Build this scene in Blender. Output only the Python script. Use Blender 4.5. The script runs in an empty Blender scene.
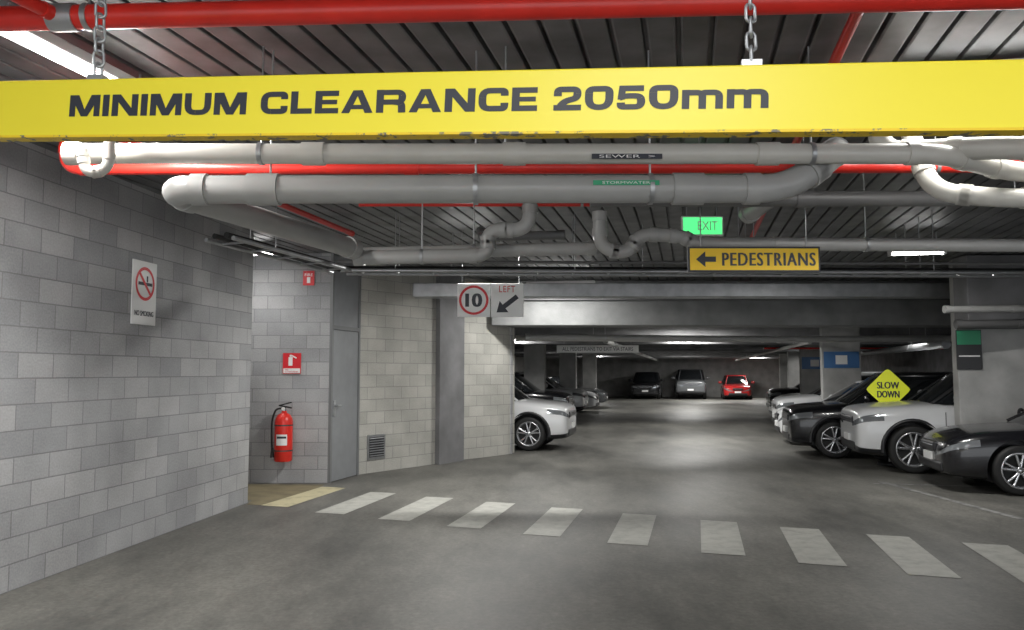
import bpy, math, random
from mathutils import Vector, Matrix
random.seed(4)
S=bpy.context.scene
COL=S.collection
PI=math.pi
A=Vector((.215,.977,0)).normalized()      # aisle direction
P=Vector((A.y,-A.x,0))                    # across aisle, to the right

# ------------------------------------------------------------ materials
def mat(name,col,rough=.6,metal=0,noise=0,nscale=6,bump=0,bscale=40,spec=.5,coat=0,emit=None,es=0):
    m=bpy.data.materials.new(name); m.use_nodes=True
    nt=m.node_tree; b=nt.nodes['Principled BSDF']
    b.inputs['Base Color'].default_value=(*col,1); b.inputs['Roughness'].default_value=rough
    b.inputs['Metallic'].default_value=metal
    b.inputs['Specular IOR Level'].default_value=spec
    if coat: b.inputs['Coat Weight'].default_value=coat
    if emit: 
        b.inputs['Emission Color'].default_value=(*emit,1); b.inputs['Emission Strength'].default_value=es
    if noise or bump:
        tc=nt.nodes.new('ShaderNodeTexCoord')
    if noise:
        n=nt.nodes.new('ShaderNodeTexNoise'); n.inputs['Scale'].default_value=nscale; n.inputs['Detail'].default_value=6
        nt.links.new(tc.outputs['Object'],n.inputs['Vector'])
        r=nt.nodes.new('ShaderNodeMapRange'); r.inputs[1].default_value=.3; r.inputs[2].default_value=.7
        r.inputs[3].default_value=1-noise; r.inputs[4].default_value=1+noise
        nt.links.new(n.outputs['Fac'],r.inputs[0])
        h=nt.nodes.new('ShaderNodeHueSaturation'); h.inputs['Color'].default_value=(*col,1)
        nt.links.new(r.outputs[0],h.inputs['Value']); nt.links.new(h.outputs[0],b.inputs['Base Color'])
    if bump:
        n2=nt.nodes.new('ShaderNodeTexNoise'); n2.inputs['Scale'].default_value=bscale
        nt.links.new(tc.outputs['Object'],n2.inputs['Vector'])
        bp=nt.nodes.new('ShaderNodeBump'); bp.inputs['Strength'].default_value=bump; bp.inputs['Distance'].default_value=.01
        nt.links.new(n2.outputs['Fac'],bp.inputs['Height']); nt.links.new(bp.outputs[0],b.inputs['Normal'])
    return m

def block_mat(name,c1,c2,mortar):
    m=bpy.data.materials.new(name); m.use_nodes=True; nt=m.node_tree; b=nt.nodes['Principled BSDF']
    b.inputs['Roughness'].default_value=.85
    N=nt.nodes.new; L=nt.links.new
    uv=N('ShaderNodeUVMap'); uv.uv_map='UVMap'
    br=N('ShaderNodeTexBrick'); br.offset=.5
    br.inputs['Scale'].default_value=1; br.inputs['Brick Width'].default_value=.4; br.inputs['Row Height'].default_value=.2
    br.inputs['Mortar Size'].default_value=.006; br.inputs['Mortar Smooth'].default_value=.3
    br.inputs['Color1'].default_value=(*c1,1); br.inputs['Color2'].default_value=(*c2,1); br.inputs['Mortar'].default_value=(*mortar,1)
    L(uv.outputs[0],br.inputs['Vector'])
    n=N('ShaderNodeTexNoise'); n.inputs['Scale'].default_value=1.2; n.inputs['Detail'].default_value=5; L(uv.outputs[0],n.inputs['Vector'])
    n3=N('ShaderNodeTexNoise'); n3.inputs['Scale'].default_value=60; n3.inputs['Detail'].default_value=3; L(uv.outputs[0],n3.inputs['Vector'])
    ad=N('ShaderNodeMath'); ad.operation='ADD'; L(n.outputs['Fac'],ad.inputs[0])
    ml=N('ShaderNodeMath'); ml.operation='MULTIPLY'; ml.inputs[1].default_value=.5; L(n3.outputs['Fac'],ml.inputs[0]); L(ml.outputs[0],ad.inputs[1])
    r=N('ShaderNodeMapRange'); r.inputs[1].default_value=.5; r.inputs[2].default_value=1.0; r.inputs[3].default_value=.72; r.inputs[4].default_value=1.22
    L(ad.outputs[0],r.inputs[0])
    h=N('ShaderNodeHueSaturation'); L(br.outputs['Color'],h.inputs['Color']); L(r.outputs[0],h.inputs['Value']); L(h.outputs[0],b.inputs['Base Color'])
    inv=N('ShaderNodeMath'); inv.operation='SUBTRACT'; inv.inputs[0].default_value=1; L(br.outputs['Fac'],inv.inputs[1])
    a2=N('ShaderNodeMath'); a2.operation='MULTIPLY_ADD'; a2.inputs[1].default_value=.25; L(n3.outputs['Fac'],a2.inputs[0]); L(inv.outputs[0],a2.inputs[2])
    bp=N('ShaderNodeBump'); bp.inputs['Strength'].default_value=.5; bp.inputs['Distance'].default_value=.006
    L(a2.outputs[0],bp.inputs['Height']); L(bp.outputs[0],b.inputs['Normal'])
    return m

def floor_mat():
    m=bpy.data.materials.new('floor_concrete'); m.use_nodes=True; nt=m.node_tree; b=nt.nodes['Principled BSDF']
    N=nt.nodes.new; L=nt.links.new
    tc=N('ShaderNodeTexCoord')
    n1=N('ShaderNodeTexNoise'); n1.inputs['Scale'].default_value=.8; n1.inputs['Detail'].default_value=12; n1.inputs['Roughness'].default_value=.76
    mp=N('ShaderNodeMapping'); mp.inputs['Rotation'].default_value=(0,0,math.radians(12.4)); mp.inputs['Scale'].default_value=(1,.4,1)
    L(tc.outputs['Object'],mp.inputs['Vector']); L(mp.outputs[0],n1.inputs['Vector'])
    n2=N('ShaderNodeTexNoise'); n2.inputs['Scale'].default_value=22; n2.inputs['Detail'].default_value=10; n2.inputs['Roughness'].default_value=.75; L(tc.outputs['Object'],n2.inputs['Vector'])
    cr=N('ShaderNodeValToRGB'); cr.color_ramp.elements[0].position=.36; cr.color_ramp.elements[0].color=(.060,.060,.055,1)
    cr.color_ramp.elements[1].position=.64; cr.color_ramp.elements[1].color=(.20,.195,.175,1)
    L(n1.outputs['Fac'],cr.inputs[0])
    r=N('ShaderNodeMapRange'); r.inputs[1].default_value=.3; r.inputs[2].default_value=.7; r.inputs[3].default_value=.68; r.inputs[4].default_value=1.32; L(n2.outputs['Fac'],r.inputs[0])
    h=N('ShaderNodeHueSaturation'); L(cr.outputs[0],h.inputs['Color']); L(r.outputs[0],h.inputs['Value']); L(h.outputs[0],b.inputs['Base Color'])
    rr=N('ShaderNodeMapRange'); rr.inputs[3].default_value=.38; rr.inputs[4].default_value=.7; L(n1.outputs['Fac'],rr.inputs[0]); L(rr.outputs[0],b.inputs['Roughness'])
    bp=N('ShaderNodeBump'); bp.inputs['Strength'].default_value=.2; bp.inputs['Distance'].default_value=.004; L(n2.outputs['Fac'],bp.inputs['Height']); L(bp.outputs[0],b.inputs['Normal'])
    return m

def worn_mat(name,col,under,thr=.62,scale=9,rough=.5,soft=.06,metal=0):
    m=bpy.data.materials.new(name); m.use_nodes=True; nt=m.node_tree; b=nt.nodes['Principled BSDF']
    b.inputs['Roughness'].default_value=rough
    N=nt.nodes.new; L=nt.links.new
    tc=N('ShaderNodeTexCoord'); n=N('ShaderNodeTexNoise'); n.inputs['Scale'].default_value=scale; n.inputs['Detail'].default_value=9; n.inputs['Roughness'].default_value=.65
    L(tc.outputs['Object'],n.inputs['Vector'])
    r=N('ShaderNodeMapRange'); r.inputs[1].default_value=thr-soft; r.inputs[2].default_value=thr+soft; L(n.outputs['Fac'],r.inputs[0])
    mx=N('ShaderNodeMix'); mx.data_type='RGBA'; mx.inputs[6].default_value=(*col,1); mx.inputs[7].default_value=(*under,1)
    L(r.outputs[0],mx.inputs[0]); L(mx.outputs[2],b.inputs['Base Color'])
    return m

M_block=block_mat('block_wall',(.43,.43,.435),(.32,.325,.335),(.25,.25,.255))
M_block2=block_mat('block_wall_pale',(.50,.49,.45),(.42,.415,.38),(.30,.295,.28))
M_floor=floor_mat()
M_conc=mat('concrete',(.42,.42,.41),.85,noise=.2,nscale=2.5,bump=.3)
M_concm=mat('concrete_mid',(.24,.245,.245),.85,noise=.2,nscale=2.5,bump=.3)
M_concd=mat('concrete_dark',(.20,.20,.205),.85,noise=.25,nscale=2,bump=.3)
M_deck=mat('galvanised_deck',(.18,.182,.187),.5,metal=.5,noise=.35,nscale=3)
M_galv=mat('galvanised_steel',(.42,.43,.44),.4,metal=.7,noise=.15)
M_pvc=mat('pvc_pipe_grey',(.38,.38,.37),.35,noise=.05)
M_pvcl=mat('pvc_pipe_pale',(.56,.545,.50),.35,noise=.05)
M_pvcd=mat('pvc_pipe_dark',(.14,.14,.14),.4)
M_red=mat('red_pipe_paint',(.72,.03,.02),.35,noise=.1)
M_black=mat('black_rubber',(.012,.012,.012),.6)
M_blackp=mat('black_plastic',(.02,.02,.022),.4)
M_steel=mat('steel_dark',(.10,.10,.10),.45,metal=.6)
M_white=mat('sign_white',(.82,.82,.81),.4)
M_yel=worn_mat('yellow_paint_worn',(.92,.78,.04),(.5,.42,.1),.76,14,.4,.01)
M_yedge=worn_mat('yellow_edge_chipped',(.90,.62,.02),(.20,.18,.13),.57,24,.5,.02)
M_yel2=mat('sign_yellow',(.92,.60,.01),.4)
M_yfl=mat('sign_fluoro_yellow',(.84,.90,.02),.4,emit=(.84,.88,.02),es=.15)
M_ink=mat('sign_ink',(.03,.033,.045),.5)
M_sred=mat('sign_red',(.65,.02,.03),.4)
M_green=mat('sign_green',(.02,.35,.16),.4)
M_gglow=mat('green_glow',(.02,.45,.12),.4,emit=(.1,.9,.25),es=1.2)  # emission stands in for a faint green glow behind the pipes
M_blue=mat('sign_blue',(.05,.16,.38),.4)
M_door=mat('door_grey',(.25,.26,.27),.5,noise=.06)
M_frame=mat('door_frame',(.19,.195,.20),.5)
M_stripe=worn_mat('crossing_paint',(.42,.42,.385),(.27,.27,.25),.60,7,.6,.16)
M_stripe2=worn_mat('crossing_paint_yellowed',(.55,.50,.32),(.32,.29,.18),.60,5,.6,.12)
M_line=worn_mat('bay_line_paint',(.32,.32,.31),(.12,.12,.12),.52,6,.6,.1)
M_path=mat('walkway_paint',(.20,.17,.10),.7,noise=.25,nscale=4)
M_tube=mat('lamp_tube',(1,1,1),.5,emit=(1,.99,.96),es=14)
M_house=mat('lamp_housing',(.7,.7,.7),.4)
M_glass=mat('car_glass',(.012,.014,.016),.06,spec=.8)
M_lens=mat('headlamp_lens',(.34,.36,.38),.08,metal=.6)
M_alloy=mat('alloy',(.62,.63,.65),.25,metal=.9)
M_chrome=mat('chrome',(.7,.7,.72),.15,metal=1)
def paint(n,c): return mat(n,c,.25,noise=0,coat=.6)
PW=paint('car_paint_white',(.70,.71,.72)); PB=paint('car_paint_black',(.008,.008,.010)); PR=paint('car_paint_red',(.40,.02,.02))
PS=paint('car_paint_silver',(.40,.41,.43)); PG=paint('car_paint_grey',(.10,.105,.11))

# ------------------------------------------------------------ mesh builder
class MB:
    def __init__(s): s.v=[];s.f=[];s.m=[];s.mats=[];s.M=Matrix.Identity(4);s.uv={};s.smooth=set()
    def mi(s,m):
        if m not in s.mats: s.mats.append(m)
        return s.mats.index(m)
    def add(s,vs,fs,m,smooth=False):
        o=len(s.v); s.v+= [s.M@Vector(v) for v in vs]; k=s.mi(m)
        for f in fs:
            if smooth: s.smooth.add(len(s.f))
            s.f.append([i+o for i in f]); s.m.append(k)
    def box(s,c,d,m,R=None):
        c=Vector(c); h=[x/2 for x in d]
        vs=[]
        for x in(-1,1):
            for y in(-1,1):
                for z in(-1,1):
                    p=Vector((x*h[0],y*h[1],z*h[2]))
                    if R: p=R@p
                    vs.append(c+p)
        s.add(vs,[(0,1,3,2),(4,6,7,5),(0,4,5,1),(2,3,7,6),(0,2,6,4),(1,5,7,3)],m)
    def bbox(s,c,d,m,b=.02):   # chamfered box
        import bmesh
        bm=bmesh.new(); bmesh.ops.create_cube(bm,size=1)
        bmesh.ops.scale(bm,vec=d,verts=bm.verts)
        bmesh.ops.bevel(bm,geom=bm.edges[:],offset=b,segments=2,profile=.5,affect='EDGES')
        bm.verts.index_update()
        s.add([v.co+Vector(c) for v in bm.verts],[[v.index for v in f.verts] for f in bm.faces],m); bm.free()
    def sweep(s,pts,r,m,n=14,closed=False,cap=True):
        pts=[Vector(p) for p in pts]; N=len(pts); rings=[]
        rs=r if isinstance(r,(list,tuple)) else [r]*N
        ref=None; vs=[]
        for i in range(N):
            if closed: t=(pts[(i+1)%N]-pts[i-1])
            else: t=pts[min(i+1,N-1)]-pts[max(i-1,0)]
            t.normalize()
            if ref is None:
                ref=Vector((0,0,1)) if abs(t.z)<.9 else Vector((1,0,0))
            a=(ref-t*ref.dot(t)).normalized(); b=t.cross(a); ref=a
            for k in range(n):
                g=2*PI*k/n; vs.append(pts[i]+a*rs[i]*math.cos(g)+b*rs[i]*math.sin(g))
        fs=[]
        for i in range(N if closed else N-1):
            j=(i+1)%N
            for k in range(n):
                l=(k+1)%n; fs.append((i*n+k,j*n+k,j*n+l,i*n+l))
        s.add(vs,fs,m,True)
        if cap and not closed:
            s.add(vs[:n],[tuple(range(n))],m); s.add(vs[-n:],[tuple(range(n))[::-1]],m)
    def cyl(s,a,b,r,m,n=16): s.sweep([a,b],r,m,n)
    def lathe(s,prof,m,n=24,axis='z',c=(0,0,0),a0=0,a1=2*PI):
        vs=[];c=Vector(c); full=abs(a1-a0-2*PI)<1e-6; q=n if full else n+1
        for (r,h) in prof:
            for k in range(q):
                g=a0+(a1-a0)*k/n; x,y=r*math.cos(g),r*math.sin(g)
                vs.append(c+(Vector((x,y,h)) if axis=='z' else Vector((x,h,y))))
        fs=[(i*q+k,i*q+(k+1)%q,(i+1)*q+(k+1)%q,(i+1)*q+k) for i in range(len(prof)-1) for k in range(n)]
        s.add(vs,fs,m,True)
    def poly(s,pts,m): s.add(pts,[tuple(range(len(pts)))],m)
    def ball(s,c,d,m,n=16):
        vs=[];K=n//2
        for i in range(K+1):
            a=PI*i/K
            for k in range(n):
                g=2*PI*k/n; vs.append(Vector(c)+Vector((d[0]*math.sin(a)*math.cos(g),d[1]*math.sin(a)*math.sin(g),d[2]*math.cos(a))))
        s.add(vs,[(i*n+k,(i+1)*n+k,(i+1)*n+(k+1)%n,i*n+(k+1)%n) for i in range(K) for k in range(n)],m,True)
    def mesh(s,me,m,T):
        o=s.M; s.M=o@T
        s.add([v.co for v in me.vertices],[tuple(p.vertices) for p in me.polygons],m); s.M=o
    def mk(s,name):
        me=bpy.data.meshes.new(name); me.from_pydata(s.v,[],s.f)
        for m in s.mats: me.materials.append(m)
        for p,k in zip(me.polygons,s.m): p.material_index=k
        for i in s.smooth: me.polygons[i].use_smooth=True
        me.update(); return me
    def obj(s,name,parent=None):
        o=bpy.data.objects.new(name,s.mk(name)); COL.objects.link(o)
        if parent: o.parent=parent
        return o

def text_me(body,w,h,bold=.0,spacing=1):
    c=bpy.data.curves.new('t','FONT'); c.body=body; c.size=1; c.offset=0; c.space_character=spacing; c.resolution_u=3
    o=bpy.data.objects.new('t',c); COL.objects.link(o)
    dg=bpy.context.evaluated_depsgraph_get(); dg.update()
    me=bpy.data.meshes.new_from_object(o.evaluated_get(dg))
    bpy.data.objects.remove(o)
    xs=[v.co.x for v in me.vertices]; ys=[v.co.y for v in me.vertices]
    cx,cy=(min(xs)+max(xs))/2,(min(ys)+max(ys))/2; sx=w/(max(xs)-min(xs)); sy=h/(max(ys)-min(ys))
    for v in me.vertices: v.co=Vector(((v.co.x-cx)*sx,(v.co.y-cy)*sy,0))
    return me
def frame(o,right,up=(0,0,1)):
    r=Vector(right).normalized(); u=Vector(up); u=(u-r*u.dot(r)).normalized(); n=r.cross(u)
    M=Matrix.Identity(4)
    for i in range(3): M[i][0]=r[i];M[i][1]=u[i];M[i][2]=n[i];M[i][3]=o[i]
    return M

def fillet(path,rad,n=7):
    p=[Vector(a) for a in path]; out=[p[0]]
    for i in range(1,len(p)-1):
        a=(p[i-1]-p[i]);b=(p[i+1]-p[i]); d=min(rad,a.length*.49,b.length*.49)
        s0=p[i]+a.normalized()*d; s1=p[i]+b.normalized()*d
        for k in range(n+1):
            t=k/n; out.append(s0*(1-t)**2+p[i]*2*t*(1-t)+s1*t*t)
    out.append(p[-1]); return out

# bold extended sign lettering, drawn from strokes: polygons in a 1-high box
def glyph(ch):
    s=.30; q=.235; out=[]
    def rib(path,rad=0,w=s,wy=None,closed=False):
        pts=[Vector((a,b,0)) for a,b in path]
        if rad: pts=fillet(pts,rad,6)
        n=len(pts); L=[];R=[]
        for i in range(n):
            t=(pts[min(i+1,n-1)]-pts[max(i-1,0)]).normalized(); nn=Vector((-t.y,t.x,0))
            off=Vector((nn.x*w/2,nn.y*(wy or w)/2,0)); L.append(pts[i]+off);R.append(pts[i]-off)
        for i in range(n-1): out.append([L[i],R[i],R[i+1],L[i+1]])
    def pl(*p): out.append([Vector((a,b,0)) for a,b in p])
    def bar(x0,x1,y0,y1): pl((x0,y0),(x1,y0),(x1,y1),(x0,y1))
    if ch=='I': W=s; bar(0,s,0,1)
    elif ch=='M':
        W=1.42; bar(0,s*.93,0,1);bar(W-s*.93,W,0,1); pl((0,1),(W/2-.15,0),(W/2+.03,0),(W/2+.03,.26),(.42,1)); pl((W,1),(W-.42,1),(W/2-.03,.26),(W/2-.03,0),(W/2+.15,0))
    elif ch=='N': W=1.2; bar(0,s,0,1);bar(W-s,W,0,1); pl((0,1),(W-.38,0),(W,0),(.38,1))
    elif ch=='U': W=1.18; rib([(s/2,1),(s/2,q/2),(W-s/2,q/2),(W-s/2,1)],.34,s,q)
    elif ch=='C': W=1.16; rib([(W-s/2,.66),(W-s/2,1-q/2),(s/2,1-q/2),(s/2,q/2),(W-s/2,q/2),(W-s/2,.36)],.30,s,q)
    elif ch=='L': W=.9; bar(0,s,0,1);bar(0,W,0,q)
    elif ch=='E': W=.98; bar(0,s,0,1);bar(0,W,0,q);bar(0,W,1-q,1);bar(0,W-.06,.5-q*.42,.5+q*.42)
    elif ch=='A': W=1.30; pl((0,0),(.33,0),(W/2+.0,.74),(W/2,1),(W/2-.19,1)); pl((W,0),(W/2+.19,1),(W/2,1),(W/2,.74),(W-.33,0)); bar(.28,W-.28,.17,.36)
    elif ch=='R': W=1.2; bar(0,s,0,1); rib([(s/2,1-q/2),(W-s/2,1-q/2),(W-s/2,.46),(s/2,.46)],.22,s,q*.95); rib([(W-.5,.46),(W-s/2-.02,.42),(W-s/2,0)],.16,s,q)
    elif ch=='2': W=1.04; rib([(s/2,.60),(s/2,1-q/2),(W-s/2,1-q/2),(W-s/2,.52),(.40,.38),(.17,.06)],.27,s,.24); bar(0,W,0,q)
    elif ch=='0': W=1.06; rib([(W/2,1-q/2),(s/2,1-q/2),(s/2,q/2),(W-s/2,q/2),(W-s/2,1-q/2),(W/2-.01,1-q/2)],.38,s,q)
    elif ch=='5': W=1.04; bar(.08,W-.06,1-q,1); pl((.08,1),(.02,.42),(.28,.42),(.34,1)); rib([(.08,.48),(.3,.57),(W-s/2,.57),(W-s/2,q/2),(s/2,q/2),(s/2,.30)],.26,s,q*.95)
    elif ch=='m': W=1.46; bar(0,s*.9,0,.78); rib([(s*.45,.45),(s*.45,.78-q/2),(W/2,.78-q/2),(W/2,0)],.2,s*.9,q*.95); rib([(W/2,.45),(W/2,.78-q/2),(W-s*.45,.78-q/2),(W-s*.45,0)],.2,s*.9,q*.95)
    else: W=.36
    return out,W
def lettering(mb,text,w,h,x0,y0,z,m):
    tot=0;G=[]
    for ch in text:
        g,W=glyph(ch); G.append((g,tot)); tot+=W+.13
    tot-=.13; sx=w/tot
    for i,(g,o) in enumerate(G):
        for k,p in enumerate(g):
            mb.poly([(x0+(v.x+o)*sx,y0+v.y*h,z+(k%7)*.00004) for v in p],m)

CZ=3.45
CT=CZ-.006
FT=3.049
def pipe(name,path,r,m,rad=None,coup=(),hang=(),ends=True,top=CT,cm=None):
    mb=MB(); pts=fillet(path,rad or r*2.6); mb.sweep(pts,r,m,18)
    P0=[Vector(a) for a in path]
    def at(seg,t): return P0[seg].lerp(P0[seg+1],t),(P0[seg+1]-P0[seg]).normalized()
    for c in coup:
        p,d=at(*c); w=r*1.1; mb.cyl(p-d*w,p+d*w,r*1.14,cm or m,18)
    if ends:
        for a,b in((0,1),(-1,-2)):
            d=(P0[b]-P0[a]).normalized(); mb.cyl(P0[a]-d*r*.25,P0[a]+d*r*1.1,r*1.14,m,18)
    for i in range(1,len(P0)-1):
        a=(P0[i-1]-P0[i]);b=(P0[i+1]-P0[i]); dd=min((rad or r*2.6),a.length*.49,b.length*.49)
        for q in(a,b):
            q=q.normalized(); mb.cyl(P0[i]+q*(dd-.2*r),P0[i]+q*(dd+.9*r),r*1.13,m,18)
    for h in hang:
        p,d=at(*h); mb.cyl(p-d*.012,p+d*.012,r*1.12,M_galv,18); mb.cyl(p,(p.x,p.y,top),.006,M_galv,6)
    return mb.obj(name)

# ------------------------------------------------------------ shell
def wall(name,pts,z0,z1,th,m):
    """polyline wall, thickness to the left of travel; UV in metres"""
    me=bpy.data.meshes.new(name); V=[];F=[];UV=[]
    P2=[Vector((p[0],p[1])) for p in pts]; d=0
    nrm=[]
    for i in range(len(P2)):
        a=P2[min(i+1,len(P2)-1)]-P2[max(i-1,0)]; a.normalize(); nrm.append(Vector((-a.y,a.x)))
    def q(vs,uvs):
        o=len(V); V.extend(vs); F.append((o,o+1,o+2,o+3)); UV.extend(uvs)
    for i in range(len(P2)-1):
        a,b=P2[i],P2[i+1]; L=(b-a).length; c=a+nrm[i]*th; e=b+nrm[i+1]*th
        q([(a.x,a.y,z0),(b.x,b.y,z0),(b.x,b.y,z1),(a.x,a.y,z1)],[(d,z0),(d+L,z0),(d+L,z1),(d,z1)])
        q([(e.x,e.y,z0),(c.x,c.y,z0),(c.x,c.y,z1),(e.x,e.y,z1)],[(d+L,z0),(d,z0),(d,z1),(d+L,z1)])
        q([(a.x,a.y,z1),(b.x,b.y,z1),(e.x,e.y,z1),(c.x,c.y,z1)],[(0,0)]*4)
        q([(c.x,c.y,z0),(e.x,e.y,z0),(b.x,b.y,z0),(a.x,a.y,z0)],[(0,0)]*4)
        if i==0: q([(c.x,c.y,z0),(a.x,a.y,z0),(a.x,a.y,z1),(c.x,c.y,z1)],[(d-th,z0),(d,z0),(d,z1),(d-th,z1)])
        if i==len(P2)-2: q([(b.x,b.y,z0),(e.x,e.y,z0),(e.x,e.y,z1),(b.x,b.y,z1)],[(d+L,z0),(d+L+th,z0),(d+L+th,z1),(d+L,z1)])
        d+=L
    me.from_pydata(V,[],F); ul=me.uv_layers.new(name='UVMap')
    for i,u in enumerate(UV): ul.data[i].uv=u
    me.materials.append(m); o=bpy.data.objects.new(name,me); COL.objects.link(o); return o

def LW(y): return -4.47+.11*y
wall('wall_left',[(LW(-2),-2),(-3.34,10.25)],0,CZ,.2,M_block)
wall('wall_recess_front',[(-3.56,10.26),(-4.9,10.4)],0,CZ,-.15,M_block)
wall('wall_recess_side',[(-4.9,10.26),(-4.9,12.07)],0,CZ,.2,M_block)
wall('wall_recess_back',[(-4.9,12.07),(-2.74,12.07)],0,CZ,.2,M_block)
dd=Vector((.25,.93,0)).normalized()
wall('wall_diagonal',[(-2.49,13.0),(-1.35,14.55)],0,CZ,.2,M_block2)
wall('wall_pilaster',[(-1.38,14.50),(-1.30,14.44),(-.90,15.12),(-.96,15.2)],0,CZ,.12,M_concd)
wall('wall_curved',[(-.96,15.2),(-.62,15.55),(-.32,15.9),(-.1,16.2),(.05,16.5)],0,CZ,.2,M_block2)
wall('wall_bay_end',[(.03,16.5),(-5.9,17.8)],0,CZ,.2,M_block)
def off(base,s): return (base[0]+A.x*s,base[1]+A.y*s)
wall('wall_bay_back_left',[(-6.0,17.9),off((-6,17.9),41)],0,3.1,.2,M_conc)
wall('wall_right',[off((12,10),43),off((12,10),-12)],0,CZ,.2,M_concd)
fw0=off((-6,17.9),38.5); 
wall('wall_far',[(fw0[0],fw0[1]),(fw0[0]+P.x*19.5,fw0[1]+P.y*19.5)],0,3.1,.2,M_conc)

mb=MB(); mb.box((6,27,-.1),(44,62,.2),M_floor); mb.obj('floor')
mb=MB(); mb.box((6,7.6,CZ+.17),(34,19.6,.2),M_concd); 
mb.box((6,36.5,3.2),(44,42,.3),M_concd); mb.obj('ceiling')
# corrugated deck
mb=MB(); t=-7.0; vs=[];fs=[]
prof=[]
while t<12:
    prof+= [(t,CZ),(t+.125,CZ),(t+.135,CZ+.004),(t+.14,CZ+.045),(t+.158,CZ+.045),(t+.163,CZ+.004)]
    t+=.175
def dk(t,s,z): return Vector((P.x*t+A.x*s,P.y*t+A.y*s,z))
for (t,z) in prof: vs+= [dk(t,-2.5,z),dk(t,18.5,z)]
for i in range(len(prof)-1): fs.append((2*i,2*i+1,2*i+3,2*i+2))
mb.add(vs,fs,M_deck); mb.obj('ceiling_deck')

# beams
def beam(y0,y1,z0,z1,x0,x1,m,slope=0,name='concrete_beam'):
    mb=MB(); mb.bbox(((x0+x1)/2,(y0+y1)/2,(z0+z1)/2),(x1-x0,y1-y0,z1-z0),m,.015); return mb.obj(name)
beam(13.6,13.95,2.93,3.17,-1.7,11.5,M_galv,name='air_duct')
beam(15.6,16.4,2.56,3.445,-.4,12.9,M_concm)
beam(12.15,12.55,2.32,3.44,6.95,12.2,M_concd)
y=20.0
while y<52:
    x0=-6+(y-17.9)*.22+.1; beam(y,y+.45,2.5,3.05,x0,x0+18.5,M_concd); y+=4.3

# ------------------------------------------------------------ crossing and lines
mb=MB()
for i in range(1,12):
    j=i-7; st=Vector((.81,-.42,0)) if j<0 else Vector((.75,-.395,0))
    b=Vector((1.73,7.45,.004))+st*j
    if i==1: b+=Vector((.02,.08,0))
    w=Vector((.37,-.125,0)); l=Vector((.225,.974,0))*1.66
    mb.poly([b,b+w,b+w+l,b+l],M_stripe2 if i==1 else M_stripe)
mb.obj('pedestrian_crossing')
mb=MB()
def line(a,b,w,z=.004):
    a=Vector((*a,z));b=Vector((*b,z)); n=(b-a).normalized().cross(Vector((0,0,1)))*w/2
    mb.poly([a-n,a+n,b+n,b-n],M_line)
line((5.55,12.2),(5.75,8.6),.09)
for k in range(0,13):
    c=Vector((5.35,12.0,0))+A*(2.45*k+.0)+P*.2*k; e=c+P*(4.8-.1*k)
    line((c.x,c.y),(e.x,e.y),.08,.0045)
for k in range(0,12):
    c=Vector((.4,19.0,0))+A*(2.5*k); e=c-P*4.8; line((c.x,c.y),(e.x,e.y),.08,.0045)
mb.obj('bay_markings')
mb=MB(); mb.poly([(-3.30,10.1,.003),(-2.9,10.05,.003),(-2.75,11.9,.003),(-4.85,11.95,.003),(-4.85,10.6,.003),(-3.35,10.45,.003)],M_path); mb.obj('walkway_marking')

# ------------------------------------------------------------ door, vent
mb=MB(); mb.M=frame((-2.74+.125,12.07+.465,0),dd)
mb.box((0,CZ/2,-.07),(.963,CZ,.1),M_frame)
mb.box((0,1.15,-.01),(.86,2.28,.045),M_door); mb.box((0,2.9,-.01),(.86,1.08,.03),M_door)
mb.box((-.46,CZ/2,0),(.05,CZ,.06),M_frame); mb.box((.46,CZ/2,0),(.05,CZ,.06),M_frame); mb.box((0,2.33,0),(.9,.06,.06),M_frame)
mb.box((-.36,1.1,.02),(.07,.24,.012),M_galv); mb.cyl((-.36,1.14,.03),(-.36,1.14,.07),.012,M_galv); mb.cyl((-.36,1.14,.07),(-.24,1.14,.07),.011,M_galv)
mb.obj('door_1')
wd=Vector((1.14,1.55,0)).normalized()
mb=MB(); mb.M=frame((-2.246,13.33,.42),wd)
mb.box((0,0,.008),(.40,.40,.016),M_galv); mb.box((0,0,.018),(.33,.32,.006),M_blackp)
for i in range(8): mb.box((0,-.14+i*.04,.026),(.33,.012,.016),M_galv,Matrix.Rotation(.6,3,'X'))
mb.obj('air_vent')

# ------------------------------------------------------------ clearance bar
Pl=Vector((-1.505,2.31,2.34)); Pr=Vector((1.2,1.84,2.218)); e=(Pr-Pl); BL=e.length
H=.170
bar=bpy.data.objects.new('clearance_bar',None); COL.objects.link(bar)
mb=MB(); mb.M=frame(Pl,e)
mb.bbox((BL/2,H/2,-.022),(BL*1.5,H,.044),M_yel,.005)
mb.bbox((BL/2,.001,-.022),(BL*1.5,.007,.046),M_yedge,.001)
for t0 in(.105,.775): mb.box((t0*BL,H+.008,-.022),(.05,.016,.03),M_galv)
mb.obj('bar_box',bar)
mb=MB(); mb.M=frame(Pl,e)
lettering(mb,'MINIMUM CLEARANCE 2050mm',.709*BL,.063,BL*.081,.058,.0012,M_ink)
mb.obj('bar_lettering',bar)
Mb=frame(Pl,e)
def chain(base,top,n):
    mb=MB(); z=base.z; k=0
    while z<top-.02:
        pts=[]
        for a in range(16):
            g=2*PI*a/16; x=.013*math.cos(g); zz=.013*math.sin(g)+(.011 if math.sin(g)>0 else -.011)
            pts.append((base.x+(x if k%2 else x*.35),base.y+(x*.35 if k%2 else x),z+zz))
        mb.sweep(pts,.0042,M_galv,8,closed=True); z+=.037; k+=1
    mb.cyl((base.x,base.y,z-.02),(base.x,base.y,top),.006,M_galv,8)
    mb.obj('hanging_chain_%d'%n,bar)
for i,t0 in enumerate((.105,.775)): chain(Mb@Vector((t0*BL,H+.03,-.022)),CT,i+1)

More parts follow.
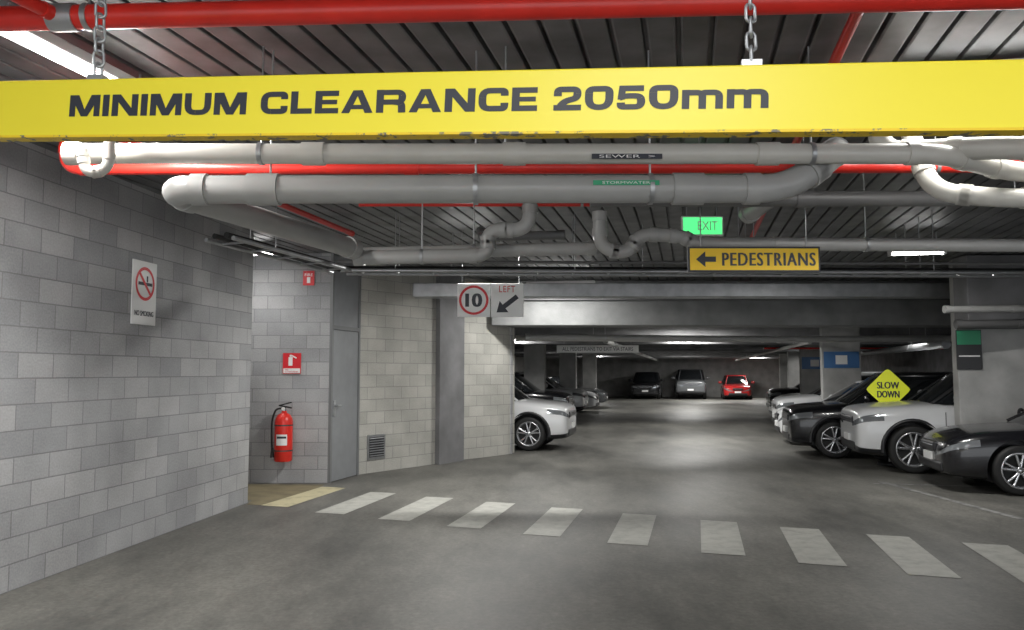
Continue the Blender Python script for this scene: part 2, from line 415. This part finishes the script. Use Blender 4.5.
# ------------------------------------------------------------ pipes
pipe('sprinkler_pipe',[(LW(3.5)+.02,3.51,3.2),(7,2.96,3.2)],.053,M_red,coup=[(0,.19),(0,.58)],hang=[(0,.20),(0,.7)],cm=M_galv)
pipe('sprinkler_pipe',[(-2.95,5.2,3.4),(-2.95,5.2,2.99),(8.5,5.1,2.99)],.042,M_red,coup=[(1,.2)],hang=[(1,.5)])
pipe('sprinkler_pipe',[(-1.35,7.0,3.13),(8.5,7.0,3.13)],.018,M_red,hang=[(0,.2),(0,.6)])
pipe('sprinkler_pipe',[(1.5,3.1,3.33),(1.5+A.x*10,3.1+A.y*10,3.33)],.028,M_red,hang=[(0,.5)])
pipe('sprinkler_pipe',[(-3.2,3.6,3.3),(-3.2+A.x*6,3.6+A.y*6,3.3)],.03,M_red,hang=[(0,.5)])
pipe('sprinkler_pipe',[(-2.35,2.2,3.3),(-2.35,2.2,3.2),(-2.0,3.35,3.2)],.03,M_red)
pipe('drain_pipe',[(-2.42,4.3,2.84),(2.35,4.3,2.84),(2.9,4.55,2.80),(3.6,4.6,2.8)],.056,M_pvcl,coup=[(0,.28),(0,.51),(0,.8)],hang=[(0,.22),(0,.5),(0,.85)])
pipe('drain_pipe',[(-1.31,6.5,2.66),(-1.92,4.36,2.655),(1.52,4.36,2.66),(1.85,4.45,2.9),(2.0,5.0,3.02),(2.1,7,3.05)],.078,M_pvc,rad=.17,coup=[(1,.16),(1,.84)],hang=[(1,.17),(1,.5),(1,.78)])
pipe('drain_pipe',[(-1.3,6.62,2.6),(-.2,6.6,2.62),(-.2,6.6,2.83),(.15,6.6,2.83),(.15,6.6,3.2)],.06,M_pvc,hang=[(0,.5)])
pipe('drain_pipe',[(-1.35,6.8,2.66),(.7,6.75,2.70)],.055,M_pvc,hang=[(0,.5)])
pipe('drain_pipe',[(.72,6.5,2.95),(.72,6.5,2.66),(.95,6.5,2.62),(1.05,6.5,2.78),(1.4,6.5,2.76),(1.5,6.5,2.70),(8.5,6.5,2.66)],.055,M_pvc,hang=[(5,.2),(5,.6)],coup=[(5,.1),(5,.5)])
pipe('drain_pipe',[(.45,6.9,2.84),(-.25,7.0,2.84),(-.3,7.6,3.0)],.04,M_pvcd)
pipe('drain_pipe',[(.6,5.9,2.94),(8.5,5.9,2.94)],.06,M_pvcd,hang=[(0,.4)],coup=[(0,.2)])
pipe('drain_pipe',[(2.15,4.6,3.2),(2.15,4.6,2.93),(2.6,4.25,2.86),(3.6,4.1,2.8)],.062,M_pvcl,coup=[(2,.4)],hang=[(2,.3)])
pipe('drain_pipe',[(2.45,4.9,3.25),(2.5,4.7,2.72),(2.8,4.55,2.65),(3.9,4.5,2.64)],.056,M_pvcl,hang=[(2,.5)])
pipe('drain_pipe',[(2.5,3.9,3.1),(2.5,3.9,2.95),(2.75,3.85,2.82),(3.8,3.8,2.8)],.05,M_pvc,coup=[(2,.3)])
pipe('drain_pipe',[(-2.1,4.1,2.95),(-2.1,4.1,2.70),(-2.22,4.1,2.68),(-2.24,4.1,2.80)],.028,M_pvcl,rad=.06)
pipe('drain_pipe',[(6.6,11.85,2.36),(11.4,11.85,2.42)],.06,M_pvcd,coup=[(0,.2)],hang=[(0,.4)])
pipe('drain_pipe',[(6.3,11.6,2.56),(11.4,11.6,2.6)],.05,M_pvc,coup=[(0,.2)],hang=[(0,.3)])
# pipe labels
mb=MB(); mb.M=frame((.62,4.24,2.81),(1,0,0)); mb.box((0,0,0),(.38,.028,.004),M_ink); mb.mesh(text_me('SEWER  >',.3,.017,.01),M_white,Matrix.Translation((0,0,.003))); mb.obj('pipe_label')
mb=MB(); mb.M=frame((.62,4.278,2.675),(1,0,0)); mb.box((0,0,0),(.36,.026,.004),M_green); mb.mesh(text_me('STORMWATER',.26,.015,.01),M_white,Matrix.Translation((0,0,.003))); mb.obj('pipe_label')

# cable tray / conduits
mb=MB()
def tray(a,b):
    a=Vector(a);b=Vector(b); d=(b-a).normalized(); n=d.cross(Vector((0,0,1)))*.15
    for s_ in(-1,1):
        mb.sweep([a+n*s_,b+n*s_],.022,M_galv,6)
    mb.sweep([a+n*.5+Vector((0,0,.03)),b+n*.5+Vector((0,0,.03))],.03,M_black,8)
    mb.sweep([a-n*.4+Vector((0,0,.03)),b-n*.4+Vector((0,0,.03))],.025,M_black,8)
    L=(b-a).length; k=.2
    while k<L:
        c=a+d*k; mb.sweep([c-n,c+n],.012,M_galv,6); k+=.4
    k=.6
    while k<L:
        c=a+d*k
        for s_ in(-1,1): mb.sweep([c+n*s_,Vector((c.x+n.x*s_,c.y+n.y*s_,CT))],.006,M_galv,5)
        k+=2.0
tray((-1.9,9.0,2.78),(9,9.0,2.74)); tray((-2.62,7.1,2.84),(-1.9,9.0,2.78)); mb.obj('cable_tray')
pipe('conduit',[(-1.9,8.6,2.84),(9,8.6,2.81)],.016,M_pvcd,hang=[(0,.4)])
pipe('conduit',[(-1.6,9.6,2.87),(9,9.6,2.83)],.03,M_pvc,hang=[(0,.3),(0,.6)])
pipe('drain_pipe',[(.3,17.2,2.40),(6,17.4,2.36),(12,17.4,2.40)],.07,M_pvc,hang=[(0,.3),(1,.5)],top=FT)
pipe('drain_pipe',[(.1,18.3,2.42),(6,18.6,2.40),(12.5,18.6,2.43)],.06,M_pvcl,hang=[(0,.3),(1,.5)],top=FT)
for (x,r,z,m) in((2.2,.06,2.38,M_pvc),(7.0,.05,2.36,M_pvc),(10.2,.09,2.3,M_galv)):
    b=Vector((x,18.8,z)); q=b+A*30; pipe('service_pipe',[b,q],r,m,hang=[(0,.1),(0,.4),(0,.7)],top=FT)
pipe('sprinkler_pipe',[(8.2,26,2.42),(14,26,2.42)],.03,M_red,hang=[(0,.5)],top=FT)

# ------------------------------------------------------------ signs
def rods(mb,xs,y0,zc,top):  # in sign frame
    for x in xs: mb.cyl((x,y0,-.01),(x,top-zc,-.01),.005,M_galv,6)
mb=MB(); mb.M=frame((1.83,6.0,2.5),(1,.0,0))
mb.bbox((0,0,-.01),(1.0,.195,.02),M_ink,.004); mb.box((0,0,.001),(.97,.165,.004),M_yel2)
t=text_me('PEDESTRIANS',.70,.10,0,1.14)
for dx in(-.004,0,.004): mb.mesh(t,M_ink,Matrix.Translation((.11+dx,0,.005+dx*.02)))
mb.poly([(-.44,0,.005),(-.37,-.06,.005),(-.37,-.02,.005),(-.29,-.02,.005),(-.29,.02,.005),(-.37,.02,.005),(-.37,.06,.005)],M_ink)
rods(mb,(-.4,.4),.09,2.5,CT); mb.obj('pedestrians_sign')
mb=MB(); mb.M=frame((1.92,8.0,3.12),(1,0,0)); mb.bbox((0,0,0),(.42,.2,.05),M_white,.006); mb.box((0,0,.027),(.39,.17,.004),M_gglow); mb.mesh(text_me('EXIT',.2,.09),M_white,Matrix.Translation((.05,0,.031)))  # added glowing sign, put in for the green glow behind the pipes
rods(mb,(-.15,.15),.1,3.12,CT); mb.obj('green_glow_sign')

mb=MB(); mb.M=frame((-.27,10.0,2.55),(1,0,0))
mb.bbox((-.21,0,-.01),(.41,.42,.02),M_white,.004); mb.bbox((.21,0,-.01),(.41,.42,.02),M_white,.004)
n=40; vs=[];fs=[]
for k in range(n):
    g=2*PI*k/n
    for r in(.185,.155): vs.append((-.21+r*math.cos(g),r*math.sin(g),.003))
for k in range(n): l=(k+1)%n; fs.append((2*k,2*l,2*l+1,2*k+1))
mb.add(vs,fs,M_sred); t=text_me('10',.19,.17,.012)
for dx in(-.012,-.004,.004,.012): mb.mesh(t,M_ink,Matrix.Translation((-.21+dx,0,.003+dx*.05)))
mb.mesh(text_me('LEFT',.2,.08,.01,1.1),M_sred,Matrix.Translation((.21,.14,.003)))
a=Matrix.Rotation(math.radians(218),4,'Z'); 
mb.add([Matrix.Translation((.21,-.05,.003))@a@Vector(v) for v in((.17,0,0),(.05,.09,0),(.05,.03,0),(-.16,.03,0),(-.16,-.03,0),(.05,-.03,0),(.05,-.09,0))],[(0,1,2,3,4,5,6)],M_ink)
rods(mb,(-.36,.36),.2,2.55,CT); mb.obj('speed_limit_sign')

lw=Vector((.11,1,0)).normalized()
mb=MB(); mb.M=frame((-3.605,7.79,2.42),lw)
mb.box((0,0,.006),(.41,.62,.012),M_white)
vs=[];fs=[]
for k in range(n):
    g=2*PI*k/n
    for r in(.165,.135): vs.append((r*math.cos(g),.09+r*math.sin(g),.016))
for k in range(n): l=(k+1)%n; fs.append((2*k,2*l,2*l+1,2*k+1))
mb.add(vs,fs,M_sred); mb.box((-.01,.09,.0135),(.2,.03,.003),M_ink); mb.box((.11,.09,.0135),(.03,.03,.003),M_ink)
mb.box((.04,.14,.0135),(.02,.06,.003),M_ink)
mb.box((0,.09,.0155),(.30,.028,.003),M_sred,Matrix.Rotation(-.8,3,'Z'))
t=text_me('NO SMOKING',.32,.05,.02)
for dx in(-.003,.003): mb.mesh(t,M_ink,Matrix.Translation((dx,-.2,.0135+dx*.05)))
mb.obj('no_smoking_sign')

mb=MB(); mb.M=frame((-3.31,12.055,1.78),(1,0,0))
mb.box((0,0,0),(.27,.31,.012),M_sred); mb.box((0,-.11,.007),(.25,.07,.004),M_white)
mb.mesh(text_me('FIRE\nEXTINGUISHER',.2,.05,.01),M_sred,Matrix.Translation((0,-.11,.010)))
mb.box((-.02,.03,.007),(.06,.13,.004),M_white); mb.box((-.02,.115,.007),(.03,.03,.004),M_white); mb.box((.03,.1,.007),(.09,.018,.004),M_white,Matrix.Rotation(-.5,3,'Z'))
mb.obj('fire_extinguisher_sign')
mb=MB(); mb.M=frame((-3.08,12.055,3.07),(1,0,0)); mb.box((0,0,0),(.17,.22,.012),M_sred); mb.mesh(text_me('FIRE',.12,.04,.02),M_white,Matrix.Translation((0,.05,.007)))
mb.box((0,-.03,.007),(.05,.09,.003),M_white); mb.obj('fire_sign')

# fire extinguisher
mb=MB(); mb.M=Matrix.Translation((-3.37,11.90,.34))
mb.lathe([(0,0),(.115,0),(.13,.02),(.13,.58),(.12,.63),(.09,.68),(.04,.71),(.035,.74),(0,.74)],M_red,28)
mb.lathe([(.1315,.24),(.1315,.40)],M_white,12,a0=-2.2,a1=-.9)
mb.lathe([(.132,.34),(.132,.37)],M_ink,10,a0=-2.1,a1=-1.0)
mb.cyl((0,0,.73),(0,0,.79),.03,M_chrome); mb.box((.02,-.01,.80),(.19,.03,.02),M_black,Matrix.Rotation(.2,3,'Y')); mb.box((.02,-.01,.84),(.19,.03,.018),M_black,Matrix.Rotation(-.25,3,'Y'))
mb.cyl((0,-.03,.77),(0,-.06,.77),.024,M_white)
mb.sweep(fillet([(.02,0,.77),(-.1,-.06,.78),(-.165,-.05,.6),(-.16,-.05,.3),(-.15,-.05,.14)],.1),.014,M_black,10)
mb.sweep([(-.15,-.05,.2),(-.148,-.05,.06)],[.016,.03],M_black,12)
mb.lathe([(.133,.15),(.133,.17)],M_steel,28); mb.lathe([(.133,.52),(.133,.54)],M_steel,28)
mb.box((0,.145,.4),(.06,.04,.5),M_steel)
mb.obj('fire_extinguisher')

# slow down sign on a post
mb=MB(); mb.M=frame((6.72,14.35,1.34),(.97,-.24,0))
r=.36
mb.add([(0,r,0),(-r*.12,r*.95,0),(-r*.95,r*.1,0),(-r,0,0),(-r*.93,-r*.12,0),(-r*.1,-r*.95,0),(0,-r,0),(r*.1,-r*.95,0),(r*.93,-r*.12,0),(r,0,0),(r*.95,r*.1,0),(r*.12,r*.95,0)],[tuple(range(12))],M_yfl)
mb.add([(0,r,-.02),(-r,0,-.02),(0,-r,-.02),(r,0,-.02)],[(0,1,2,3)],M_galv)
t1=text_me('SLOW',.36,.12);t2=text_me('DOWN',.36,.12)
for dx in(-.006,0,.006):
    mb.mesh(t1,M_ink,Matrix.Translation((dx,.075,.003+dx*.02))); mb.mesh(t2,M_ink,Matrix.Translation((dx,-.085,.003+dx*.02)))
mb.cyl((0,-1.31,-.03),(0,.3,-.03),.025,M_galv,10); mb.lathe([(0,-1.28),(.2,-1.28),(.22,-1.34),(0,-1.34)],M_blackp,20,axis='y',c=(0,0,-.03))
mb.obj('slow_down_sign')

# hanging white direction strip
mb=MB(); mb.M=frame((2.3,21.5,2.27),(1,0,0)); mb.box((0,0,0),(2.2,.2,.02),M_white); mb.mesh(text_me('ALL PEDESTRIANS TO EXIT VIA STAIRS',1.9,.1,.01),M_ink,Matrix.Translation((0,0,.012)))
rods(mb,(-.9,.9),.09,2.27,FT); mb.obj('directory_sign')

# ------------------------------------------------------------ columns
def column(c,w,th,top,sgn=None):
    mb=MB(); R=Matrix.Rotation(math.atan2(P.y,P.x),4,'Z'); mb.M=Matrix.Translation(c)@R
    mb.bbox((w/2,th/2,top/2),(w,th,top),M_conc,.02)
    if sgn=='board':
        mb.box((.16,-.02,2.0),(.36,.03,.62),M_blackp); mb.box((.16,-.037,2.19),(.34,.006,.22),M_green); mb.box((.16,-.037,1.9),(.3,.006,.02),M_white)
    if sgn=='blue': mb.box((w/2,-.012,1.95),(w*.9,.02,.4),M_blue); mb.box((w/2,-.024,1.95),(w*.3,.006,.22),M_white)
    mb.obj('concrete_column')
column((7.02,12.62,0),1.5,.28,CT,'board')
for k,s in((1,'blue'),(2,'blue'),(3,None),(4,None)):
    c=Vector((6.05,12.55,0))+A*7.35*k+P*.45*(k-1); column((c.x,c.y,0),.9,.3,FT,s)
for k in range(4):
    c=Vector((-.35,18.9,0))+A*7.5*k-P*.9; column((c.x,c.y,0),.7,.3,FT,'blue' if k==0 else None)

# ------------------------------------------------------------ cars
def grab(o):
    dg=bpy.context.evaluated_depsgraph_get(); dg.update()
    return bpy.data.meshes.new_from_object(o.evaluated_get(dg))
KINDS={
 'suv':dict(L=4.5,W=1.92,H=1.70,R=.39,hood=1.12,belt=1.18,gc=.25,fa=.84,ra=.88,cowl=1.2,wst=1.85,rre=.35,rbe=.12,clad=True),
 'crossover':dict(L=4.3,W=1.82,H=1.66,R=.355,hood=1.03,belt=1.08,gc=.22,fa=.80,ra=.85,cowl=1.1,wst=1.8,rre=.4,rbe=.12,clad=True),
 'sedan':dict(L=4.6,W=1.82,H=1.44,R=.335,hood=.88,belt=.96,gc=.17,fa=.88,ra=1.0,cowl=1.3,wst=2.1,rre=1.25,rbe=.7,clad=False),
 'hatchback':dict(L=4.15,W=1.76,H=1.47,R=.32,hood=.90,belt=.96,gc=.17,fa=.85,ra=.75,cowl=1.1,wst=1.85,rre=.45,rbe=.15,clad=False),
 'four_wheel_drive':dict(L=4.8,W=1.92,H=1.85,R=.40,hood=1.18,belt=1.22,gc=.3,fa=.9,ra=1.0,cowl=1.35,wst=1.9,rre=.25,rbe=.1,clad=True)}
CACHE={}
def build(kind):
    k=KINDS[kind]; L,W,H,R=k['L'],k['W'],k['H'],k['R']; h=L/2; hd,bt,gc=k['hood'],k['belt'],k['gc']
    cx=h-k['cowl']; tall=k['clad']
    tail=bt if k['rbe']<.3 else bt-.02
    st=[(-h,.74,gc+.25,tail-.28),(-h+.05,.88,gc+.12,tail-.1),(-h+.3,.96,gc+.04,tail-.01),(-h+1.1,1,gc,bt),(0,1,gc,bt-.01),(cx-.15,1,gc,bt-.03),(cx,.99,gc,hd+.03)]
    if tall: st+=[(h-.7,.985,gc,hd),(h-.40,.965,gc,hd-.025),(h-.14,.925,gc+.02,hd-.06),(h-.04,.875,gc+.04,hd-.11),(h-.005,.80,gc+.07,hd-.16),(h+.005,.50,gc+.10,hd-.22)]
    else: st+=[(h-.75,.975,gc,hd),(h-.40,.94,gc+.01,hd-.04),(h-.16,.88,gc+.03,hd-.11),(h-.05,.79,gc+.06,hd-.18),(h,.64,gc+.10,hd-.27),(h+.01,.38,gc+.14,hd-.34)]
    hp=[(0,0),(.6,0),(.9,.015),(.985,.13),(1,.36),(.995,.60),(.985,.70),(.965,.85),(.88,.965),(.6,1.0),(.3,1.015),(0,1.02)]
    vs=[];n=0
    for (x,w,zb,zt) in st:
        ring=[(y*w*W/2,zb+z*(zt-zb)) for y,z in hp]
        full=ring+[(-y,z) for y,z in ring[-2:0:-1]]; n=len(full)
        vs+=[(x,y,z) for y,z in full]
    fs=[(i*n+j,i*n+(j+1)%n,(i+1)*n+(j+1)%n,(i+1)*n+j) for i in range(len(st)-1) for j in range(n)]
    fs+=[tuple(range(n))[::-1],tuple(range((len(st)-1)*n,len(st)*n))]
    me=bpy.data.meshes.new('b'); me.from_pydata(vs,[],fs)
    for m_ in(PW,M_blackp,M_lens,M_sred): me.materials.append(m_)
    ns_=len(st)-1
    for i in range(ns_):
        for j in range(n):
            jj=j if j<len(hp)-1 else n-1-j
            p=me.polygons[i*n+j]
            if jj==6 and i>=ns_-4: p.material_index=2        # headlamps wrapped round the front corner
            if jj==6 and i<=1: p.material_index=3            # tail lamps
            if jj<=2 and tall: p.material_index=1            # lower cladding
            if jj<=1 and not tall: p.material_index=1
    import bmesh
    bm=bmesh.new(); bm.from_mesh(me); bmesh.ops.recalc_face_normals(bm,faces=bm.faces); bm.to_mesh(me); bm.free()
    for p in me.polygons: p.use_smooth=True
    o=bpy.data.objects.new('b',me); COL.objects.link(o)
    ss=o.modifiers.new('s','SUBSURF'); ss.levels=3; ss.render_levels=3
    cut=[]
    for ax in(h-k['fa'],-h+k['ra']):
        for sy in(-1,1):
            c=MB(); n2=48; y0,y1=sy*(W/2-.32),sy*(W/2+.2)
            v=[(ax+(R+.065)*math.cos(2*PI*q/n2),yy,R+(R+.065)*math.sin(2*PI*q/n2)) for yy in(y0,y1) for q in range(n2)]
            f=[(q,(q+1)%n2,n2+(q+1)%n2,n2+q) for q in range(n2)]+[tuple(range(n2))[::-1],tuple(range(n2,2*n2))]
            c.add(v,f,M_blackp); co=c.obj('c'); 
            bm=bmesh.new(); bm.from_mesh(co.data); bmesh.ops.recalc_face_normals(bm,faces=bm.faces); bm.to_mesh(co.data); bm.free()
            bo=o.modifiers.new('x','BOOLEAN'); bo.operation='DIFFERENCE'; bo.object=co; bo.solver='EXACT'
            try: bo.material_mode='TRANSFER'
            except: pass
            cut.append(co)
    body=grab(o); bpy.data.objects.remove(o)
    try: body.set_sharp_from_angle(angle=math.radians(40))
    except Exception as ex: print(ex)
    for c in cut: bpy.data.objects.remove(c)
    # cabin: glass
    g=MB(); r=MB(); wb=.90*W/2; wt=.70*W/2; z0=bt-.05; z1=H-.055
    xf0,xf1=cx+.08,h-k['wst']; xr0,xr1=-h+k['rbe'],-h+k['rre']
    if tall: wt=.76*W/2
    def ring(t,ex=0):
        z=z0+(z1-z0)*t; w=wb+(wt-wb)*(t**1.25)+ex; xf=xf0+(xf1-xf0)*t+ex; xr=xr0+(xr1-xr0)*(t**1.3)-ex
        return [(xr,-w*.85,z),(xr+.1,-w,z),(xr*.5+xf*.5,-w-.015,z),(xf-.22,-w,z),(xf-.06,-w*.82,z),(xf+.05,-w*.4,z),(xf+.07,0,z),(xf+.05,w*.4,z),(xf-.06,w*.82,z),(xf-.22,w,z),(xr*.5+xf*.5,w+.015,z),(xr+.1,w,z),(xr,w*.85,z),(xr-.05,0,z)]
    rs=[ring(t/5) for t in range(6)]; m_=len(rs[0]); vv=[p for q in rs for p in q]
    g.add(vv,[(i*m_+j,i*m_+(j+1)%m_,(i+1)*m_+(j+1)%m_,(i+1)*m_+j) for i in range(5) for j in range(m_)]+[tuple(range(5*m_,6*m_))],M_glass,True)
    # roof
    top=ring(1,.012); cen=((xf1+xr1)/2,0)
    layers=[]
    for sc,dz in((1.0,-.04),(1.0,0),(.95,.03),(.8,.048),(.45,.055)):
        layers.append([(cen[0]+(x-cen[0])*sc,y*sc,z+dz) for x,y,z in top])
    vv=[p for q in layers for p in q]; K=len(layers)
    RM=PW if kind!='suv' else M_glass
    r.add(vv,[(i*m_+j,i*m_+(j+1)%m_,(i+1)*m_+(j+1)%m_,(i+1)*m_+j) for i in range(K-1) for j in range(m_)]+[tuple(range((K-1)*m_,K*m_))],RM,True)
    # pillars
    for sy in(-1,1):
        def pil(idx,rad,mt,ts=range(6)):
            pts=[]
            for t in ts:
                q=ring(t/5)[idx]; pts.append((q[0],q[1]*1.0,q[2]))
            r.sweep(pts,rad,mt,8)
        i3=4 if sy<0 else 8; pil(i3,.03,PW if kind!='suv' else M_blackp)
        ib=2 if sy<0 else 10; pil(ib,.03,M_blackp)
        # rear quarter panel
        lo=ring(0,.012); hi=ring(1,.012); a_=1 if sy<0 else 11; b_=0 if sy<0 else 12
        vA=Vector(lo[a_]);vB=Vector(hi[a_]);
        wq=.42 if kind!='sedan' else .25
        q=[vA,vA+Vector((wq,sy*.004,0)),vB+Vector((wq*.55,sy*.004,0)),vB,Vector(lo[b_]),Vector(hi[b_])]
        r.add([q[0],q[1],q[2],q[3],q[4],q[5]],[(0,1,2,3),(4,0,3,5)],RM)
    # details
    d=MB()
    if tall:
        d.bbox((h-.02,0,hd-.28),(.09,W*.52,.12),M_blackp,.02)
        for i in range(3): d.box((h+.026,0,hd-.315+i*.035),(.008,W*.49,.008),M_chrome)
    else:
        d.bbox((h-.02,0,hd-.29),(.10,W*.34,.15),M_blackp,.03); d.box((h+.032,0,hd-.27),(.01,W*.3,.015),M_chrome)
    d.bbox((h-.05,0,gc+.16),(.13,W*.62,.14),M_blackp,.03)
    d.box((h+.02,0,gc+.28),(.03,.37,.11),M_white); 
    for sy in(-1,1):
        d.ball((h-.13,sy*W*.36,gc+.2),(.06,.08,.05),M_lens)
        d.ball((cx-.28,sy*(W/2+.09),bt+.06),(.06,.12,.085),PW); d.box((cx-.28,sy*(W/2-.01),bt),(.05,.12,.03),M_blackp)
        ws=W/2
        for xx in(cx-.12,-.18,-h+1.35):
            d.box((xx,sy*(ws-.006),(gc+.16+bt-.18)/2),(.008,.012,bt-.18-gc-.16),M_blackp)
        for xx in(-.02,-1.05): d.bbox((xx,sy*(ws-.008),bt-.19),(.19,.035,.03),PW,.008)
        for ax in(h-k['fa'],-h+k['ra']):
            if k['clad']:
                pts=[]
                for q in range(19):
                    a=-.12+(PI+.24)*q/18; pts.append((ax+(R+.085)*math.cos(a),sy*(ws-.045),R+(R+.085)*math.sin(a)))
                d.sweep(pts,.034,M_blackp,8)
    d.box((0,0,.9*gc+.04),(L-1.2,W-.5,.1),M_blackp)
    for ax in(h-k['fa'],-h+k['ra']): d.cyl((ax,-W/2+.2,R),(ax,W/2-.2,R),.05,M_blackp,8)
    # wheel
    w=MB(); tw=.115
    w.lathe([(R*.66,-tw*.8),(R*.9,-tw),(R*.98,-tw*.8),(R,-tw*.4),(R,tw*.4),(R*.98,tw*.8),(R*.9,tw),(R*.66,tw*.8)],M_black,36,'y')
    w.lathe([(R*.73,tw*.86),(R*.71,tw*.95),(R*.66,tw*.9),(R*.63,tw*.3),(0,tw*.2)],M_alloy,36,'y')
    w.lathe([(R*.625,tw*.32),(0,tw*.3)],M_black,36,'y')
    w.lathe([(R*.66,-tw*.8),(0,-tw*.7)],M_blackp,24,'y')
    ns=5
    for q in range(ns):
        for s2 in(-.18,.18):
            a=2*PI*q/ns+.3; b_=a+s2*1.15
            p0=Vector((math.cos(a+s2*.5)*R*.12,tw*.72,math.sin(a+s2*.5)*R*.12)); p1=Vector((math.cos(b_)*R*.67,tw*.74,math.sin(b_)*R*.67))
            w.sweep([p0,p1],[R*.065,R*.06],M_alloy,6)
    w.lathe([(R*.17,tw*.6),(R*.16,tw*.85),(0,tw*.88)],M_alloy,16,'y')
    return dict(k=k,body=body,glass=g.mk('glass'),roof=r.mk('roof'),det=d.mk('details'),wheel=w.mk('wheel'))
def car(kind,front,head,pt,name=None):
    """front = centre of front bumper on ground"""
    if kind not in CACHE: CACHE[kind]=build(kind)
    c=CACHE[kind]; k=c['k']; L,W,R=k['L'],k['W'],k['R']
    hv=Vector((head[0],head[1],0)).normalized()
    e=bpy.data.objects.new(name or kind,None); COL.objects.link(e)
    e.location=Vector((front[0],front[1],0))-hv*L/2; e.rotation_euler=(0,0,math.atan2(hv.y,hv.x))
    def sub(n,me):
        o=bpy.data.objects.new(n,me); COL.objects.link(o); o.parent=e
        for s in o.material_slots:
            if s.material==PW and pt is not PW: s.link='OBJECT'; s.material=pt
        return o
    sub('body',c['body']); sub('windows',c['glass']); sub('roof_and_pillars',c['roof']); sub('trim_details',c['det'])
    i=1
    for ax in(L/2-k['fa'],-L/2+k['ra']):
        for sy in(1,-1):
            o=sub('wheel_%d'%i,c['wheel']); o.location=(ax,sy*(W/2-.125),R); o.rotation_euler=(0,0,0 if sy>0 else PI); i+=1
    return e
def near_front(wheel,kind,hv,side):
    k=KINDS[kind]; hv=Vector((hv[0],hv[1],0)).normalized(); left=Vector((-hv.y,hv.x,0))
    c=Vector((wheel[0],wheel[1],0))+hv*k['fa']-left*side*(k['W']/2-.1)
    return (c.x,c.y)
HR=(-P.x,-P.y); HL=(P.x,P.y)
car('crossover',near_front((.36,16.98),'crossover',HL,-1),HL,PW,'white_suv')
car('suv',near_front((6.56,13.2),'suv',HR,1),HR,PW,'luxury_suv')
car('sedan',near_front((6.80,10.85),'sedan',HR,1),HR,PB,'sedan')
row=[('crossover',PB,.40,'crossover'),('hatchback',PW,.25,'hatchback'),('crossover',PW,.2,'crossover'),('hatchback',PS,.3,'hatchback'),('sedan',PB,.1,'sedan'),('sedan',PW,.2,'sedan'),('crossover',PB,0,'crossover'),('hatchback',PG,.2,'hatchback'),('sedan',PB,.1,'sedan')]
for i,(k,p,o_,nm) in enumerate(row):
    q=Vector((5.2,16.55,0))+A*(2.62*i)+P*(o_+.25*i); car(k,(q.x,q.y),HR,p,nm)
row=[('sedan',PB),('hatchback',PG),('crossover',PB),('hatchback',PS),('crossover',PW),('sedan',PW),('hatchback',PB),('sedan',PG)]
for i,(k,p) in enumerate(row):
    q=Vector((.55,20.7,0))+A*(2.62*i)+P*(.15*(i%3)-.1); car(k,(q.x,q.y),HL,p,k)
HD=(-A.x,-A.y)
car('crossover',(8.1,48.9),HD,PB,'crossover'); car('four_wheel_drive',(10.8,48.6),HD,PG,'four_wheel_drive'); car('hatchback',(13.5,48.0),HD,PR,'hatchback')

# ------------------------------------------------------------ lamps
def lamp(x,y,z,power,dir=A,L=1.2,top=CT):
    mb=MB(); ang=math.atan2(dir.y,dir.x); R=Matrix.Rotation(ang,4,'Z'); mb.M=Matrix.Translation((x,y,z))@R
    mb.bbox((0,0,.05),(L+.08,.12,.06),M_house,.01)
    for s_ in(-.03,.03): mb.sweep([(-L/2,s_,0),(L/2,s_,0)],.014,M_tube,10)
    mb.box((-L/2-.02,0,.0),(.03,.11,.05),M_house); mb.box((L/2+.02,0,.0),(.03,.11,.05),M_house)
    if top-z>.09:
        for s_ in(-.4,.4): mb.cyl((s_*L,0,.07),(s_*L,0,top-z),.008,M_galv,6)
    o=mb.obj('fluorescent_light')
    ld=bpy.data.lights.new('tube_light','AREA'); ld.shape='RECTANGLE'; ld.size=L; ld.size_y=.1; ld.energy=power; ld.color=(1,.985,.95)
    lo=bpy.data.objects.new('tube_light',ld); COL.objects.link(lo); lo.location=(x,y,z-.03); lo.rotation_euler=(0,0,ang); lo.parent=o
lamp(-2.35,4.25,3.30,140)
lamp(0,-.3,3.30,70,P)  # added fill lamp behind the camera, unseen, brightens the bar front
lamp(2.9,4.45,3.34,30,P)
lamp(-.53,10.2,3.17,120,P,.6)
lamp(5.2,10.2,3.17,70,P,.6)
lamp(-3.9,11.2,3.3,14,P)
lamp(.9,14.75,3.25,75,P)
for i,s_ in enumerate((2,7,12,17,22,28)):
    c=Vector((3.9,17.2,0))+A*s_; lamp(c.x,c.y,2.75,140 if i%2==0 else 80,P,top=FT)
for s_ in(5,16,27):
    c=Vector((3.2,18.2,0))+A*s_-P*4.2; lamp(c.x,c.y,2.85,70,A,top=FT)
    c=Vector((3.9,17.2,0))+A*s_+P*5.5; lamp(c.x,c.y,2.85,45,A,top=FT)
lamp(11.5,46.6,2.75,180,P,top=FT); lamp(15.2,50.0,2.75,110,P,top=FT)

# world: daylight coming in through the vehicle entrance behind the camera
w=bpy.data.worlds.new('world'); S.world=w; w.use_nodes=True
w.node_tree.nodes['Background'].inputs[0].default_value=(.93,.96,1,1); w.node_tree.nodes['Background'].inputs[1].default_value=1.9
S.view_settings.view_transform='Standard'

cam=bpy.data.cameras.new('camera'); co=bpy.data.objects.new('camera',cam); COL.objects.link(co)
cam.lens=28.125; cam.sensor_width=36; co.location=(0,0,1.65); co.rotation_euler=(math.radians(94.08),0,0); S.camera=co
